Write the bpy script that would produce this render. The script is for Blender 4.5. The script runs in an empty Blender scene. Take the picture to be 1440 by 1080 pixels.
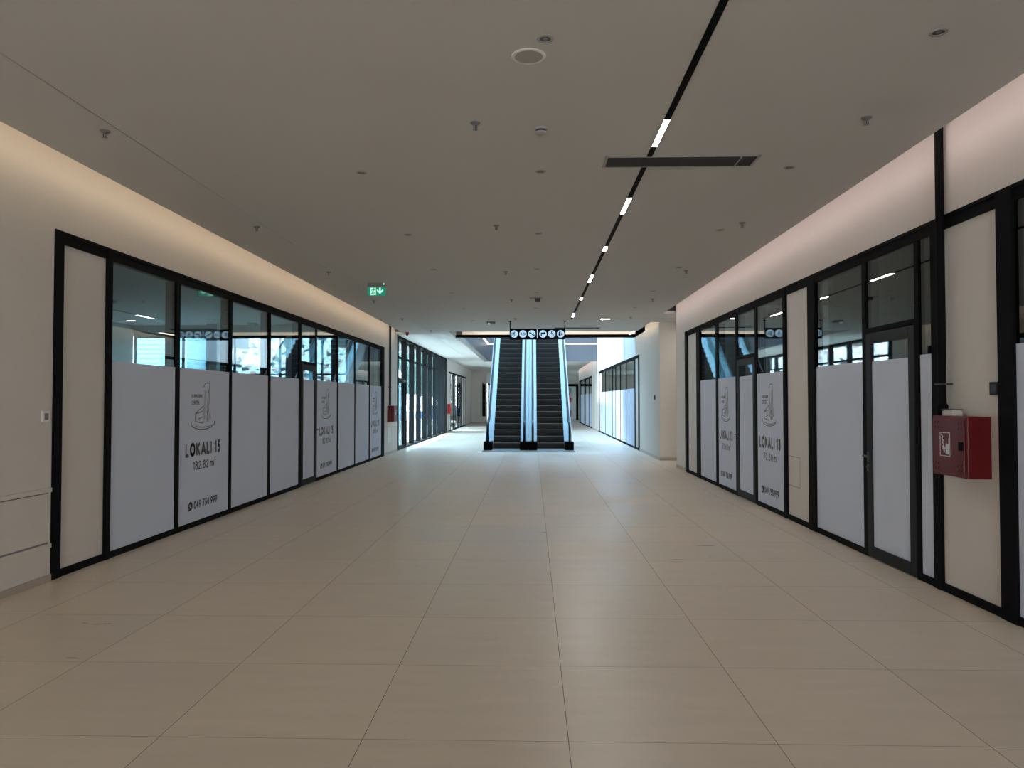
import bpy, bmesh, math, random
from mathutils import Vector, Matrix
random.seed(7)
S = bpy.context.scene
C = S.collection
PI = math.pi
Z = 3.80                       # ceiling height
XL, XR = -4.41, 3.545          # faces of the two shop fronts

# ------------------------------------------------------------------ materials
def lin(c):
    return tuple((v/12.92 if v <= .04045 else ((v+.055)/1.055)**2.4) for v in c)
def rgb(r, g, b): return lin((r/255, g/255, b/255))

def nodes(name):
    m = bpy.data.materials.new(name); m.use_nodes = True
    nt = m.node_tree; nt.nodes.clear()
    out = nt.nodes.new('ShaderNodeOutputMaterial')
    return m, nt, out

def principled(name, col, rough=.5, metal=0., noise=.04, scale=3., bump=0., bscale=60., spec=.5, stretch=None):
    m, nt, out = nodes(name)
    b = nt.nodes.new('ShaderNodeBsdfPrincipled')
    nt.links.new(b.outputs[0], out.inputs[0])
    b.inputs['Roughness'].default_value = rough
    b.inputs['Metallic'].default_value = metal
    b.inputs['Specular IOR Level'].default_value = spec
    tc = nt.nodes.new('ShaderNodeTexCoord')
    src = tc.outputs['Object']
    if stretch:
        mp = nt.nodes.new('ShaderNodeMapping'); mp.inputs['Scale'].default_value = stretch
        nt.links.new(src, mp.inputs[0]); src = mp.outputs[0]
    n = nt.nodes.new('ShaderNodeTexNoise'); n.inputs['Scale'].default_value = scale; n.inputs['Detail'].default_value = 5
    nt.links.new(src, n.inputs['Vector'])
    mr = nt.nodes.new('ShaderNodeMapRange')
    mr.inputs['To Min'].default_value = 1-noise; mr.inputs['To Max'].default_value = 1+noise
    nt.links.new(n.outputs['Fac'], mr.inputs['Value'])
    mx = nt.nodes.new('ShaderNodeVectorMath'); mx.operation = 'SCALE'
    mx.inputs[0].default_value = col
    nt.links.new(mr.outputs[0], mx.inputs['Scale'])
    nt.links.new(mx.outputs[0], b.inputs['Base Color'])
    if bump:
        n2 = nt.nodes.new('ShaderNodeTexNoise'); n2.inputs['Scale'].default_value = bscale
        nt.links.new(src, n2.inputs['Vector'])
        bp = nt.nodes.new('ShaderNodeBump'); bp.inputs['Strength'].default_value = bump; bp.inputs['Distance'].default_value = .01
        nt.links.new(n2.outputs['Fac'], bp.inputs['Height']); nt.links.new(bp.outputs[0], b.inputs['Normal'])
    return m

def emission(name, col, strength):
    m, nt, out = nodes(name)
    e = nt.nodes.new('ShaderNodeEmission')
    e.inputs[0].default_value = (*col, 1); e.inputs[1].default_value = strength
    nt.links.new(e.outputs[0], out.inputs[0])
    return m

def glass(name, tint, f0=.08, rough=0.0, wave=0.0, power=4.2):
    """flat pane: reflection rises towards grazing angles, the rest passes straight through"""
    m, nt, out = nodes(name)
    lw = nt.nodes.new('ShaderNodeLayerWeight'); lw.inputs['Blend'].default_value = .5
    p = nt.nodes.new('ShaderNodeMath'); p.operation = 'POWER'; p.inputs[1].default_value = power
    nt.links.new(lw.outputs['Facing'], p.inputs[0])
    mr = nt.nodes.new('ShaderNodeMapRange'); mr.inputs['To Min'].default_value = f0; mr.inputs['To Max'].default_value = .97
    nt.links.new(p.outputs[0], mr.inputs['Value'])
    t = nt.nodes.new('ShaderNodeBsdfTransparent'); t.inputs[0].default_value = (*tint, 1)
    g = nt.nodes.new('ShaderNodeBsdfGlossy'); g.inputs['Roughness'].default_value = rough
    g.inputs['Color'].default_value = (.97, 1, 1, 1)
    if wave:
        tc = nt.nodes.new('ShaderNodeTexCoord')
        n = nt.nodes.new('ShaderNodeTexNoise'); n.inputs['Scale'].default_value = 1.6; n.inputs['Detail'].default_value = 1
        nt.links.new(tc.outputs['Object'], n.inputs['Vector'])
        bp = nt.nodes.new('ShaderNodeBump'); bp.inputs['Strength'].default_value = wave; bp.inputs['Distance'].default_value = .02
        nt.links.new(n.outputs['Fac'], bp.inputs['Height']); nt.links.new(bp.outputs[0], g.inputs['Normal'])
    mx = nt.nodes.new('ShaderNodeMixShader')
    nt.links.new(mr.outputs[0], mx.inputs[0]); nt.links.new(t.outputs[0], mx.inputs[1]); nt.links.new(g.outputs[0], mx.inputs[2])
    nt.links.new(mx.outputs[0], out.inputs[0])
    return m

def film_mat(name, col):
    m, nt, out = nodes(name)
    d = nt.nodes.new('ShaderNodeBsdfDiffuse'); d.inputs[0].default_value = (*col, 1)
    t = nt.nodes.new('ShaderNodeBsdfTranslucent'); t.inputs[0].default_value = (*col, 1)
    tc = nt.nodes.new('ShaderNodeTexCoord'); n = nt.nodes.new('ShaderNodeTexNoise'); n.inputs['Scale'].default_value = 1.3
    nt.links.new(tc.outputs['Object'], n.inputs['Vector'])
    mr = nt.nodes.new('ShaderNodeMapRange'); mr.inputs['To Min'].default_value = .03; mr.inputs['To Max'].default_value = .07
    nt.links.new(n.outputs['Fac'], mr.inputs['Value'])
    mx = nt.nodes.new('ShaderNodeMixShader'); nt.links.new(mr.outputs[0], mx.inputs[0])
    nt.links.new(d.outputs[0], mx.inputs[1]); nt.links.new(t.outputs[0], mx.inputs[2])
    nt.links.new(mx.outputs[0], out.inputs[0])
    return m

def floor_mat():
    m, nt, out = nodes('floor_tiles')
    L = nt.links.new
    b = nt.nodes.new('ShaderNodeBsdfPrincipled'); L(b.outputs[0], out.inputs[0])
    geo = nt.nodes.new('ShaderNodeNewGeometry')
    mp = nt.nodes.new('ShaderNodeMapping'); mp.inputs['Location'].default_value = (-.173+20, -.568+20, 0)
    L(geo.outputs['Position'], mp.inputs[0])
    sx = nt.nodes.new('ShaderNodeSeparateXYZ'); L(mp.outputs[0], sx.inputs[0])
    def M(op, a, bb=None):
        n = nt.nodes.new('ShaderNodeMath'); n.operation = op
        for i, v in enumerate((a, bb)):
            if v is None: continue
            if isinstance(v, (int, float)): n.inputs[i].default_value = v
            else: L(v, n.inputs[i])
        return n.outputs[0]
    fx, fy = M('FRACT', sx.outputs[0]), M('FRACT', sx.outputs[1])
    ex = M('ABSOLUTE', M('SUBTRACT', fx, .5)); ey = M('ABSOLUTE', M('SUBTRACT', fy, .5))
    gx = M('GREATER_THAN', ex, .5-.0017); gy = M('GREATER_THAN', ey, .5-.0014)
    grout = M('MAXIMUM', gx, gy)
    cx = nt.nodes.new('ShaderNodeCombineXYZ'); L(M('FLOOR', sx.outputs[0]), cx.inputs[0]); L(M('FLOOR', sx.outputs[1]), cx.inputs[1])
    wn = nt.nodes.new('ShaderNodeTexWhiteNoise'); L(cx.outputs[0], wn.inputs[0])
    off = nt.nodes.new('ShaderNodeVectorMath'); off.operation = 'MULTIPLY_ADD'
    L(wn.outputs['Color'], off.inputs[0]); off.inputs[1].default_value = (30, 30, 30); L(mp.outputs[0], off.inputs[2])
    st = nt.nodes.new('ShaderNodeMapping'); st.inputs['Scale'].default_value = (1.1, 5.5, 1)
    L(off.outputs[0], st.inputs[0])
    n1 = nt.nodes.new('ShaderNodeTexNoise'); n1.inputs['Scale'].default_value = 1.6; n1.inputs['Detail'].default_value = 6; n1.inputs['Roughness'].default_value = .6
    L(st.outputs[0], n1.inputs['Vector'])
    n2 = nt.nodes.new('ShaderNodeTexNoise'); n2.inputs['Scale'].default_value = 260; n2.inputs['Detail'].default_value = 2
    L(geo.outputs['Position'], n2.inputs['Vector'])
    val = M('ADD', M('ADD', M('MULTIPLY', n1.outputs['Fac'], .22), M('MULTIPLY', wn.outputs['Value'], .08)), M('MULTIPLY', n2.outputs['Fac'], .05))
    val = M('ADD', val, .82)
    sc = nt.nodes.new('ShaderNodeVectorMath'); sc.operation = 'SCALE'; sc.inputs[0].default_value = FLOOR_COL
    L(val, sc.inputs['Scale'])
    mx = nt.nodes.new('ShaderNodeMixRGB'); L(grout, mx.inputs[0]); L(sc.outputs[0], mx.inputs[1]); mx.inputs[2].default_value = (.16, .135, .11, 1)
    L(mx.outputs[0], b.inputs['Base Color'])
    r = M('ADD', M('ADD', M('MULTIPLY', n1.outputs['Fac'], .22), M('MULTIPLY', wn.outputs['Value'], .12)), .20)
    L(M('MAXIMUM', r, M('MULTIPLY', grout, .9)), b.inputs['Roughness'])
    b.inputs['Specular IOR Level'].default_value = .75
    bp = nt.nodes.new('ShaderNodeBump'); bp.inputs['Strength'].default_value = .09; bp.inputs['Distance'].default_value = .01
    L(M('SUBTRACT', n1.outputs['Fac'], M('MULTIPLY', grout, .4)), bp.inputs['Height']); L(bp.outputs[0], b.inputs['Normal'])
    return m

def masonry_mat():
    """pale stone facade patched with reddish and dark blocks"""
    m, nt, out = nodes('patchwork_masonry')
    L = nt.links.new
    b = nt.nodes.new('ShaderNodeBsdfPrincipled'); L(b.outputs[0], out.inputs[0]); b.inputs['Roughness'].default_value = .8
    tc = nt.nodes.new('ShaderNodeTexCoord')
    v = nt.nodes.new('ShaderNodeTexVoronoi'); v.inputs['Scale'].default_value = 3.2
    mp = nt.nodes.new('ShaderNodeMapping'); mp.inputs['Scale'].default_value = (1, 1, 1.8)
    L(tc.outputs['Object'], mp.inputs[0]); L(mp.outputs[0], v.inputs['Vector'])
    sp = nt.nodes.new('ShaderNodeSeparateColor'); L(v.outputs['Color'], sp.inputs[0])
    r = nt.nodes.new('ShaderNodeValToRGB'); r.color_ramp.interpolation = 'CONSTANT'
    e = r.color_ramp.elements
    e[0].position = 0; e[0].color = (.06, .05, .05, 1); e[1].position = .17; e[1].color = (.85, .82, .80, 1)
    x = e.new(.55); x.color = (.62, .32, .28, 1); x = e.new(.68); x.color = (.78, .74, .72, 1)
    L(sp.outputs[0], r.inputs[0]); L(r.outputs[0], b.inputs['Base Color'])
    return m

def louvre_mat():
    m, nt, out = nodes('pale_banded_cladding')
    L = nt.links.new
    b = nt.nodes.new('ShaderNodeBsdfPrincipled'); L(b.outputs[0], out.inputs[0]); b.inputs['Roughness'].default_value = .6
    tc = nt.nodes.new('ShaderNodeTexCoord'); w = nt.nodes.new('ShaderNodeTexWave'); w.bands_direction = 'Z'; w.inputs['Scale'].default_value = 1.3
    L(tc.outputs['Object'], w.inputs['Vector'])
    r = nt.nodes.new('ShaderNodeValToRGB'); r.color_ramp.elements[0].position = .1; r.color_ramp.elements[0].color = (.36, .52, .60, 1)
    r.color_ramp.elements[1].position = .3; r.color_ramp.elements[1].color = (.62, .78, .84, 1)
    L(w.outputs['Fac'], r.inputs[0]); L(r.outputs[0], b.inputs['Base Color'])
    return m

FLOOR_COL = (.77, .675, .56)
M = {}
M['floor'] = floor_mat()
M['wall'] = principled('wall_plaster', (.72, .68, .64), .75, noise=.02, scale=1.2, bump=.03, bscale=90, spec=.25)
M['white_wall'] = principled('white_cladding', (.80, .83, .85), .6, noise=.02, scale=.7, spec=.3)
M['ceiling'] = principled('ceiling_paint', (.62, .61, .595), .85, noise=.015, scale=.8, spec=.15)
M['tile_base'] = principled('baseboard_tile', (.46, .40, .34), .5, noise=.05)
M['black'] = principled('black_aluminium', (.005, .005, .006), .75, noise=.1, spec=.10)
M['anthracite'] = principled('anthracite_aluminium', (.020, .024, .027), .65, noise=.06, spec=.25)
M['fin'] = principled('dark_fin_aluminium', (.008, .011, .014), .6, noise=.08, spec=.25)
M['panel'] = principled('infill_board', (.70, .665, .63), .6, noise=.02, scale=1.5, spec=.3)
M['glass'] = glass('shopfront_glass', (.78, .86, .86), .10, wave=.015)
M['clear_glass'] = glass('clear_glass', (.62, .69, .71), .045, power=6.)
M['tint_glass'] = glass('tinted_outer_glass', (.42, .51, .53), .06)
M['sky_glass'] = glass('skylight_glass', (.66, .70, .72), .05)
M['esc_glass'] = glass('balustrade_glass', (.72, .90, .90), .10, wave=.10)
M['film'] = film_mat('white_privacy_film', (.68, .755, .90))
M['ink'] = principled('grey_print', (.13, .13, .14), .6, noise=.05)
M['inkdark'] = principled('dark_print', (.030, .030, .034), .6, noise=.05)
M['steel'] = principled('brushed_steel', (.20, .23, .245), .45, metal=1, noise=.06, stretch=(30, 1, 30))
M['dullsteel'] = principled('satin_steel', (.28, .31, .33), .45, metal=.85, noise=.05)
M['step'] = principled('escalator_step', (.022, .023, .024), .5, noise=.15, stretch=(60, 2, 2))
M['nosing'] = principled('step_nosing', (.16, .17, .17), .4, metal=.4, noise=.08)
M['rubber'] = principled('handrail_rubber', (.008, .009, .010), .6, noise=.08, spec=.2)
M['comb'] = principled('comb_plate_metal', (.14, .15, .15), .45, metal=.6, noise=.1, stretch=(40, 1, 1))
M['red'] = principled('red_lacquer', (.125, .002, .004), .4, noise=.05, spec=.4)
M['redbright'] = principled('red_plastic', (.55, .012, .02), .45, noise=.05)
M['redcloth'] = principled('red_print_cloth', (.62, .05, .08), .7, noise=.12, scale=5)
M['white'] = principled('white_plastic', (.78, .78, .76), .45, noise=.02)
M['greyplastic'] = principled('grey_plastic', (.22, .22, .22), .5, noise=.03)
M['offwhite'] = principled('off_white_plastic', (.42, .41, .40), .5, noise=.02)
M['lightgrey'] = principled('grey_mesh', (.40, .39, .37), .6, noise=.08, scale=200)
M['darkgrey'] = principled('dark_plastic', (.035, .038, .042), .4, noise=.05)
M['fascia'] = principled('fascia_metal', (.13, .135, .15), .35, metal=.35, noise=.06, scale=1)
M['slab'] = principled('slab_concrete', (.40, .39, .38), .85, noise=.08)
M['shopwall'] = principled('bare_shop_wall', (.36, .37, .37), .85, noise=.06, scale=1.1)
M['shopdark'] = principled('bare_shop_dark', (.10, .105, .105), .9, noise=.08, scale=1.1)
M['alu'] = principled('aluminium_strip', (.55, .55, .54), .3, metal=1, noise=.05)
M['led_warm'] = emission('led_warm', (1.0, .77, .52), 3.2)
M['led_pink'] = emission('led_rose', (1.0, .80, .77), 3.2)
M['led_slot'] = emission('led_slot', (1.0, .80, .55), 7.0)
M['led_white'] = emission('led_white', (1.0, .95, .87), 42.0)
M['led_spot'] = emission('led_spot', (1.0, .97, .92), 160.0)
M['led_line'] = emission('led_line', (1.0, .95, .90), 1.0)
M['sign_lit'] = emission('sign_lit', (.50, .74, .95), .40)
M['exit_green'] = emission('exit_green', (.010, .24, .135), .42)
M['exit_white'] = emission('exit_white', (.55, 1.0, .82), .40)
M['exit_led'] = emission('exit_led', (.6, 1.0, .75), 2.0)
M['paving'] = principled('outdoor_paving', (.52, .56, .58), .8, noise=.06, scale=.8)
M['masonry'] = masonry_mat()
M['louvre'] = louvre_mat()
M['paleblock'] = principled('pale_render', (.58, .70, .74), .8, noise=.04)
M['bark'] = principled('bark', (.10, .07, .05), .9, noise=.2, scale=8)
M['leaf'] = principled('leaves', (.12, .20, .15), .8, noise=.35, scale=5, bump=.5, bscale=9)
M['carblue'] = principled('blue_car_paint', (.10, .22, .42), .25, noise=.03)
M['tyre'] = principled('tyre_rubber', (.02, .02, .02), .8)

# ------------------------------------------------------------------ mesh builders
ORG = {}
class MB:
    def __init__(s): s.v, s.f, s.mi = [], [], []
    def add(s, vs, fs, mi=0):
        k = len(s.v); s.v += [tuple(p) for p in vs]; s.f += [tuple(i+k for i in f) for f in fs]; s.mi += [mi]*len(fs)
        return s
    def box(s, x0, x1, y0, y1, z0, z1, mi=0):
        x0, x1 = min(x0, x1), max(x0, x1); y0, y1 = min(y0, y1), max(y0, y1); z0, z1 = min(z0, z1), max(z0, z1)
        vs = [(x, y, z) for z in (z0, z1) for y in (y0, y1) for x in (x0, x1)]
        return s.add(vs, [(0, 2, 3, 1), (4, 5, 7, 6), (0, 1, 5, 4), (1, 3, 7, 5), (3, 2, 6, 7), (2, 0, 4, 6)], mi)
    def prism(s, pts, d, mi=0):
        """closed polygon of 3D points, extruded by the vector d"""
        n = len(pts); a = [Vector(p) for p in pts]; b = [p+Vector(d) for p in a]
        fs = [tuple(range(n-1, -1, -1)), tuple(range(n, 2*n))] + [(i, (i+1) % n, (i+1) % n+n, i+n) for i in range(n)]
        return s.add(a+b, fs, mi)
    def tube(s, pts, r, n=8, mi=0, cap=True, squash=None):
        P = [Vector(p) for p in pts]; vs, fs = [], []
        for i, p in enumerate(P):
            t = (P[min(i+1, len(P)-1)]-P[max(i-1, 0)]).normalized()
            up = Vector((0, 0, 1)) if abs(t.z) < .9 else Vector((0, 1, 0))
            if squash: up = Vector((1, 0, 0))
            a = t.cross(up).normalized(); b = a.cross(t).normalized()
            ra, rb = (r, r) if not squash else (squash[1], squash[0])
            rr = r[i]/1 if isinstance(r, (list, tuple)) else None
            for k in range(n):
                w = 2*PI*k/n
                q = (rr, rr) if rr is not None else (ra, rb)
                vs.append(p+a*q[0]*math.cos(w)+b*q[1]*math.sin(w))
        for i in range(len(P)-1):
            for k in range(n):
                fs.append((i*n+k, i*n+(k+1) % n, (i+1)*n+(k+1) % n, (i+1)*n+k))
        if cap:
            fs.append(tuple(range(n-1, -1, -1))); fs.append(tuple((len(P)-1)*n+k for k in range(n)))
        return s.add(vs, fs, mi)
    def lathe(s, prof, cx, cy, n=24, mi=0):
        """profile of (radius, z) turned about a vertical axis"""
        vs = [(cx+r*math.cos(2*PI*k/n), cy+r*math.sin(2*PI*k/n), z) for r, z in prof for k in range(n)]
        m = len(prof)
        fs = [(i*n+k, i*n+(k+1) % n, (i+1)*n+(k+1) % n, (i+1)*n+k) for i in range(m-1) for k in range(n)]
        fs.append(tuple(range(n-1, -1, -1))); fs.append(tuple((m-1)*n+k for k in range(n)))
        return s.add(vs, fs, mi)
    def disc(s, c, u, v, r, d, n=28, mi=0):
        c, u, v = Vector(c), Vector(u), Vector(v)
        return s.prism([c+u*r*math.cos(2*PI*k/n)+v*r*math.sin(2*PI*k/n) for k in range(n)], d, mi)
    def stroke(s, pts, w, o, u, v, d, mi=0):
        """a drawn line of width w: 2D points on the plane o,u,v, raised by d"""
        o, u, v = Vector(o), Vector(u), Vector(v)
        for (a, b) in zip(pts[:-1], pts[1:]):
            A, B = Vector((a[0], a[1])), Vector((b[0], b[1])); t = (B-A)
            if t.length < 1e-6: continue
            t.normalize(); nn = Vector((-t.y, t.x))*w/2; A = A-t*w*.3; B = B+t*w*.3
            q = [A-nn, B-nn, B+nn, A+nn]
            s.prism([o+u*p.x+v*p.y for p in q], d, mi)
        return s
    def poly(s, pts, o, u, v, d, mi=0):
        o, u, v = Vector(o), Vector(u), Vector(v)
        return s.prism([o+u*p[0]+v*p[1] for p in pts], d, mi)
    def build(s, name, mat, parent=None, label=None, bevel=0, smooth=False, origin=None):
        org = Vector(origin) if origin else (ORG[parent.name] if parent else Vector((0, 0, 0)))
        me = bpy.data.meshes.new(name)
        me.from_pydata([tuple(Vector(p)-org) for p in s.v], [], s.f)
        mats = mat if isinstance(mat, (list, tuple)) else [mat]
        for m_ in mats: me.materials.append(m_)
        for p, k in zip(me.polygons, s.mi): p.material_index = k
        bm = bmesh.new(); bm.from_mesh(me); bmesh.ops.recalc_face_normals(bm, faces=bm.faces); bm.to_mesh(me); bm.free()
        if smooth:
            me.polygons.foreach_set('use_smooth', [True]*len(me.polygons))
            try: me.set_sharp_from_angle(angle=math.radians(35))
            except Exception: pass
        me.update()
        o = bpy.data.objects.new(name, me); C.objects.link(o)
        if parent: o.parent = parent; ORG[o.name] = ORG[parent.name]
        else: o.location = org; ORG[o.name] = org
        if label: o['label'] = label
        if bevel:
            b = o.modifiers.new('edge', 'BEVEL'); b.width = bevel; b.segments = 2; b.limit_method = 'ANGLE'
        return o

def tag(o, label, cat, group=None, kind=None):
    o['label'] = label; o['category'] = cat
    if group: o['group'] = group
    if kind: o['kind'] = kind
    return o
def thing(name, label, cat, loc, group=None, kind=None):
    o = bpy.data.objects.new(name, None); C.objects.link(o); o.location = loc; o.empty_display_size = .1
    ORG[o.name] = Vector(loc)
    return tag(o, label, cat, group, kind)
def copy_tree(o, parent=None):
    c = o.copy(); C.objects.link(c)
    if parent: c.parent = parent
    for ch in list(o.children): copy_tree(ch, c)
    return c
def place(o, loc, label, group=None):
    c = copy_tree(o); c.location = loc; c['label'] = label
    if group: c['group'] = group
    return c
def struct(name, mb, mat, label, cat, **k):
    return tag(mb.build(name, mat, **k), label, cat, kind='structure')

def text_mesh(name, s, mat, o, u, v, width, height, parent, bold=0., align='L', depth=.0015):
    """lettering whose lower left corner sits at o, running along u, upright along v"""
    cu = bpy.data.curves.new(name, 'FONT'); cu.body = s; cu.size = 1; cu.offset = bold; cu.space_character = 1.0+bold*2.2; cu.resolution_u = 4
    tmp = bpy.data.objects.new(name+'_tmp', cu); C.objects.link(tmp)
    dg = bpy.context.evaluated_depsgraph_get(); dg.update()
    me = bpy.data.meshes.new_from_object(tmp.evaluated_get(dg))
    bpy.data.objects.remove(tmp); bpy.data.curves.remove(cu)
    xs = [p.co.x for p in me.vertices]; ys = [p.co.y for p in me.vertices]
    x0, x1, y0, y1 = min(xs), max(xs), min(ys), max(ys)
    o, u, v = Vector(o), Vector(u), Vector(v); org = ORG[parent.name]
    for p in me.vertices:
        q = o+u*((p.co.x-x0)/(x1-x0)*width)+v*((p.co.y-y0)/(y1-y0)*height)
        p.co = q-org
    me.materials.clear(); me.materials.append(mat)
    bm = bmesh.new(); bm.from_mesh(me)
    bmesh.ops.recalc_face_normals(bm, faces=bm.faces); bm.to_mesh(me); bm.free()
    ob = bpy.data.objects.new(name, me); C.objects.link(ob); ob.parent = parent; ORG[ob.name] = org
    sol = ob.modifiers.new('thick', 'SOLIDIFY'); sol.thickness = depth; sol.offset = 0
    return ob

def _ell(cx, cy, rx, ry, n=18): return [(cx+rx*math.cos(2*PI*k/n), cy+ry*math.sin(2*PI*k/n)) for k in range(n+1)]
GLYPH = {
 'L': (.46, [[(0, 1), (0, 0), (.46, 0)]]), 'O': (.84, [_ell(.42, .5, .42, .5)]), 'I': (.0, [[(0, 0), (0, 1)]]),
 'K': (.60, [[(0, 0), (0, 1)], [(.56, 1), (.03, .47)], [(.20, .62), (.60, 0)]]),
 'A': (.76, [[(0, 0), (.38, 1), (.76, 0)], [(.14, .30), (.62, .30)]]),
 '1': (.26, [[(0, .80), (.26, 1), (.26, 0)]]),
 '5': (.52, [[(.48, 1), (.10, 1), (.06, .57), (.25, .63), (.44, .55), (.52, .33), (.43, .10), (.22, 0), (0, .10)]]),
 '3': (.50, [[(.04, .93), (.22, 1), (.41, .93), (.46, .76), (.38, .59), (.18, .54), (.40, .47), (.50, .28), (.40, .07), (.20, 0), (0, .08)]]),
 '2': (.50, [[(.03, .78), (.10, .93), (.25, 1), (.42, .92), (.46, .74), (.36, .52), (0, 0), (.50, 0)]]),
 '8': (.50, [_ell(.25, .76, .20, .24, 14), _ell(.25, .27, .25, .27, 14)]), '0': (.52, [_ell(.26, .5, .26, .5)]),
 '.': (.02, [[(0, 0), (0, .05)]]), '7': (.50, [[(0, 1), (.50, 1), (.16, 0)]]),
 '6': (.54, [_ell(.27, .30, .27, .30, 16), [(.42, 1), (.04, .42)]]), '9': (.54, [_ell(.27, .70, .27, .30, 16), [(.50, .58), (.12, 0)]]),
 '4': (.55, [[(.38, 0), (.38, 1), (0, .30), (.55, .30)]]),
 'm': (.78, [[(0, 0), (0, .70)], [(0, .50), (.10, .66), (.22, .70), (.34, .64), (.39, .50), (.39, 0)], [(.39, .50), (.49, .66), (.61, .70), (.73, .64), (.78, .50), (.78, 0)]]),
}
def drawn_text(name, s, mat, o, u, v, width, height, parent, weight, n):
    """lettering drawn with a pen of the given weight; o is the lower left corner"""
    gap = .19+weight; x = weight/2; ops = []
    for ch in s:
        if ch == ' ': x += .42; continue
        w_, st = GLYPH[ch]; ops += [[(x+p[0], weight/2+p[1]*(1-weight)) for p in q] for q in st]; x += w_+gap
    tot = x-gap+weight/2; m_ = MB(); o, u, v = Vector(o), Vector(u), Vector(v)
    for q in ops:
        m_.stroke(q, weight, o, u*(width/tot), v*height, n)
    return m_.build(name, mat, parent)

# ------------------------------------------------------------------ the shell
H4 = 4.35            # underside of the structural slab above the ceiling void
struct('floor', MB().box(-12.4, 11, -11, 64, -.2, 0), M['floor'], 'pale beige stone tile floor of the whole mall corridor', 'floor')

c = MB()
c.box(-4.10, 3.24, -11, 18.2, Z, Z+.06)
c.box(-4.10, 3.24, 18.2, 20.15, Z, Z+.06); c.box(3.24, 9.6, 18.2, 20.15, Z, Z+.06)
c.box(-4.10, 3.25, 20.15, 22.75, Z, Z+.06)
c.box(-4.10, -2.61, 22.75, 39.4, Z, Z+.06)
c.box(-4.80, -4.10, 23.4, 53.4, Z, Z+.06)
c.box(-4.10, 3.25, 39.4, 51.4, Z, Z+.06)
c.box(-3.2, 3.25, 51.4, 63, Z, Z+.06); c.box(3.25, 6, 55.1, 63, Z, Z+.06)
struct('ceiling', c, M['ceiling'], 'smooth painted plaster ceiling over the corridor', 'ceiling')
c = MB()
c.box(-4.9, 9.6, -11, 24.9, H4, H4+.2); c.box(-4.9, -2.42, 24.9, 39.3, H4, H4+.2); c.box(-4.9, 6, 39.5, 63, H4, H4+.2)
struct('ceiling_void', c, M['slab'], 'structural slab hidden above the plaster ceiling', 'ceiling')

w = MB()
w.box(XL, XL-.25, -11, 6.60, 0, H4)
w.box(XL, XL-.25, 6.60, 21.63, 3.235, H4)
w.box(XL, XL-.25, 21.63, 23.72, 0, H4)
w.box(XL, XL-.35, 37.75, 38.47, 0, H4)
w.box(XL, XL-.25, 38.47, 48.62, 3.19, H4)
w.box(XL, XL-.35, 48.62, 53, 0, H4)
w.box(XL-.25, -4.9, 23.5, 37.75, Z+.06, H4)
struct('wall_left', w, M['wall'], 'warm white plaster wall along the left side', 'wall')
w = MB()
w.box(XR, XR+.25, 2.5, 17.04, 3.235, H4)
w.box(XR, XR+.25, -11, 2.5, 0, H4)
w.box(XR, XR+.25, 17.04, 18.1, 0, H4)
w.box(XR+.25, 9.6, 17.85, 18.1, 0, H4)
w.box(9.4, 9.6, 18.1, 20.15, 0, H4)
struct('wall_right', w, M['wall'], 'warm white plaster wall above and beside the right shop fronts', 'wall')
w = MB()
w.box(3.50, 9.6, 20.15, 20.4, 0, H4)
w.box(3.50, 3.75, 20.4, 23.95, 0, H4+.1)
w.box(3.50, 3.75, 23.95, 24.9, 3.15, H4+.1); w.box(3.55, 3.75, 24.9, 38.47, 3.15, 3.16)
w.box(3.50, 3.75, 38.47, 39.5, 0, 3.16); w.box(3.50, 3.75, 39.5, 42.87, 0, H4)
w.box(3.50, 3.75, 42.87, 54.65, 3.10, H4)
w.box(3.50, 3.75, 54.65, 55.1, 0, H4)
w.box(3.75, 6.0, 54.9, 55.1, 0, H4)
struct('wall_far_right', w, M['wall'], 'pale wall beyond the side passage on the right', 'wall')
w = MB()
w.box(-5, -3.3, 53, 53.25, 0, H4); w.box(-3.3, -3.55, 53.25, 53.6, 0, H4); w.box(-3.3, -3.55, 60, 63, 0, H4); w.box(-3.3, -3.55, 53.6, 60, 2.95, H4); w.box(-3.55, 6.2, 63, 63.25, 0, H4); w.box(6, 6.2, 55, 63.2, 0, H4)
struct('wall_end', w, M['wall'], 'white wall closing the far end of the corridor', 'wall')
# wall behind the camera with wide openings to daylight
w = MB()
w.box(-4.7, -1.6, -11.2, -11, 0, H4); w.box(1.2, 3.8, -11.2, -11, 0, H4); w.box(-1.6, 1.2, -11.2, -11, 2.6, H4)
struct('wall_back', w, M['wall'], 'wall around the entrance behind the viewer', 'wall')

b = MB(); b.box(XL, XL+.012, -11, 6.60, 0, .062); b.box(XL, XL+.012, 21.63, 23.70, 0, .075); b.box(XL, XL+.012, 37.75, 38.47, 0, .075)
b.box(XL, XL+.012, 48.62, 53, 0, .09)
struct('baseboard_left', b, M['tile_base'], 'beige tile baseboard along the left wall', 'baseboard')
b = MB(); b.box(XR, XR-.012, 17.04, 18.1, 0, .075); b.box(XR, XR+.3, 18.1, 18.112, 0, .075); b.box(3.488, 9.4, 20.138, 20.15, 0, .085); b.box(3.488, 3.50, 20.15, 23.95, 0, .085); b.box(3.488, 3.50, 38.47, 42.87, 0, .085)
struct('baseboard_right', b, M['tile_base'], 'beige tile baseboard along the right wall and its corner', 'baseboard')
b = MB(); b.box(-4.4, -3.3, 52.988, 53, 0, .09)
struct('baseboard_end', b, M['tile_base'], 'beige tile baseboard at the far end wall', 'baseboard')

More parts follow.
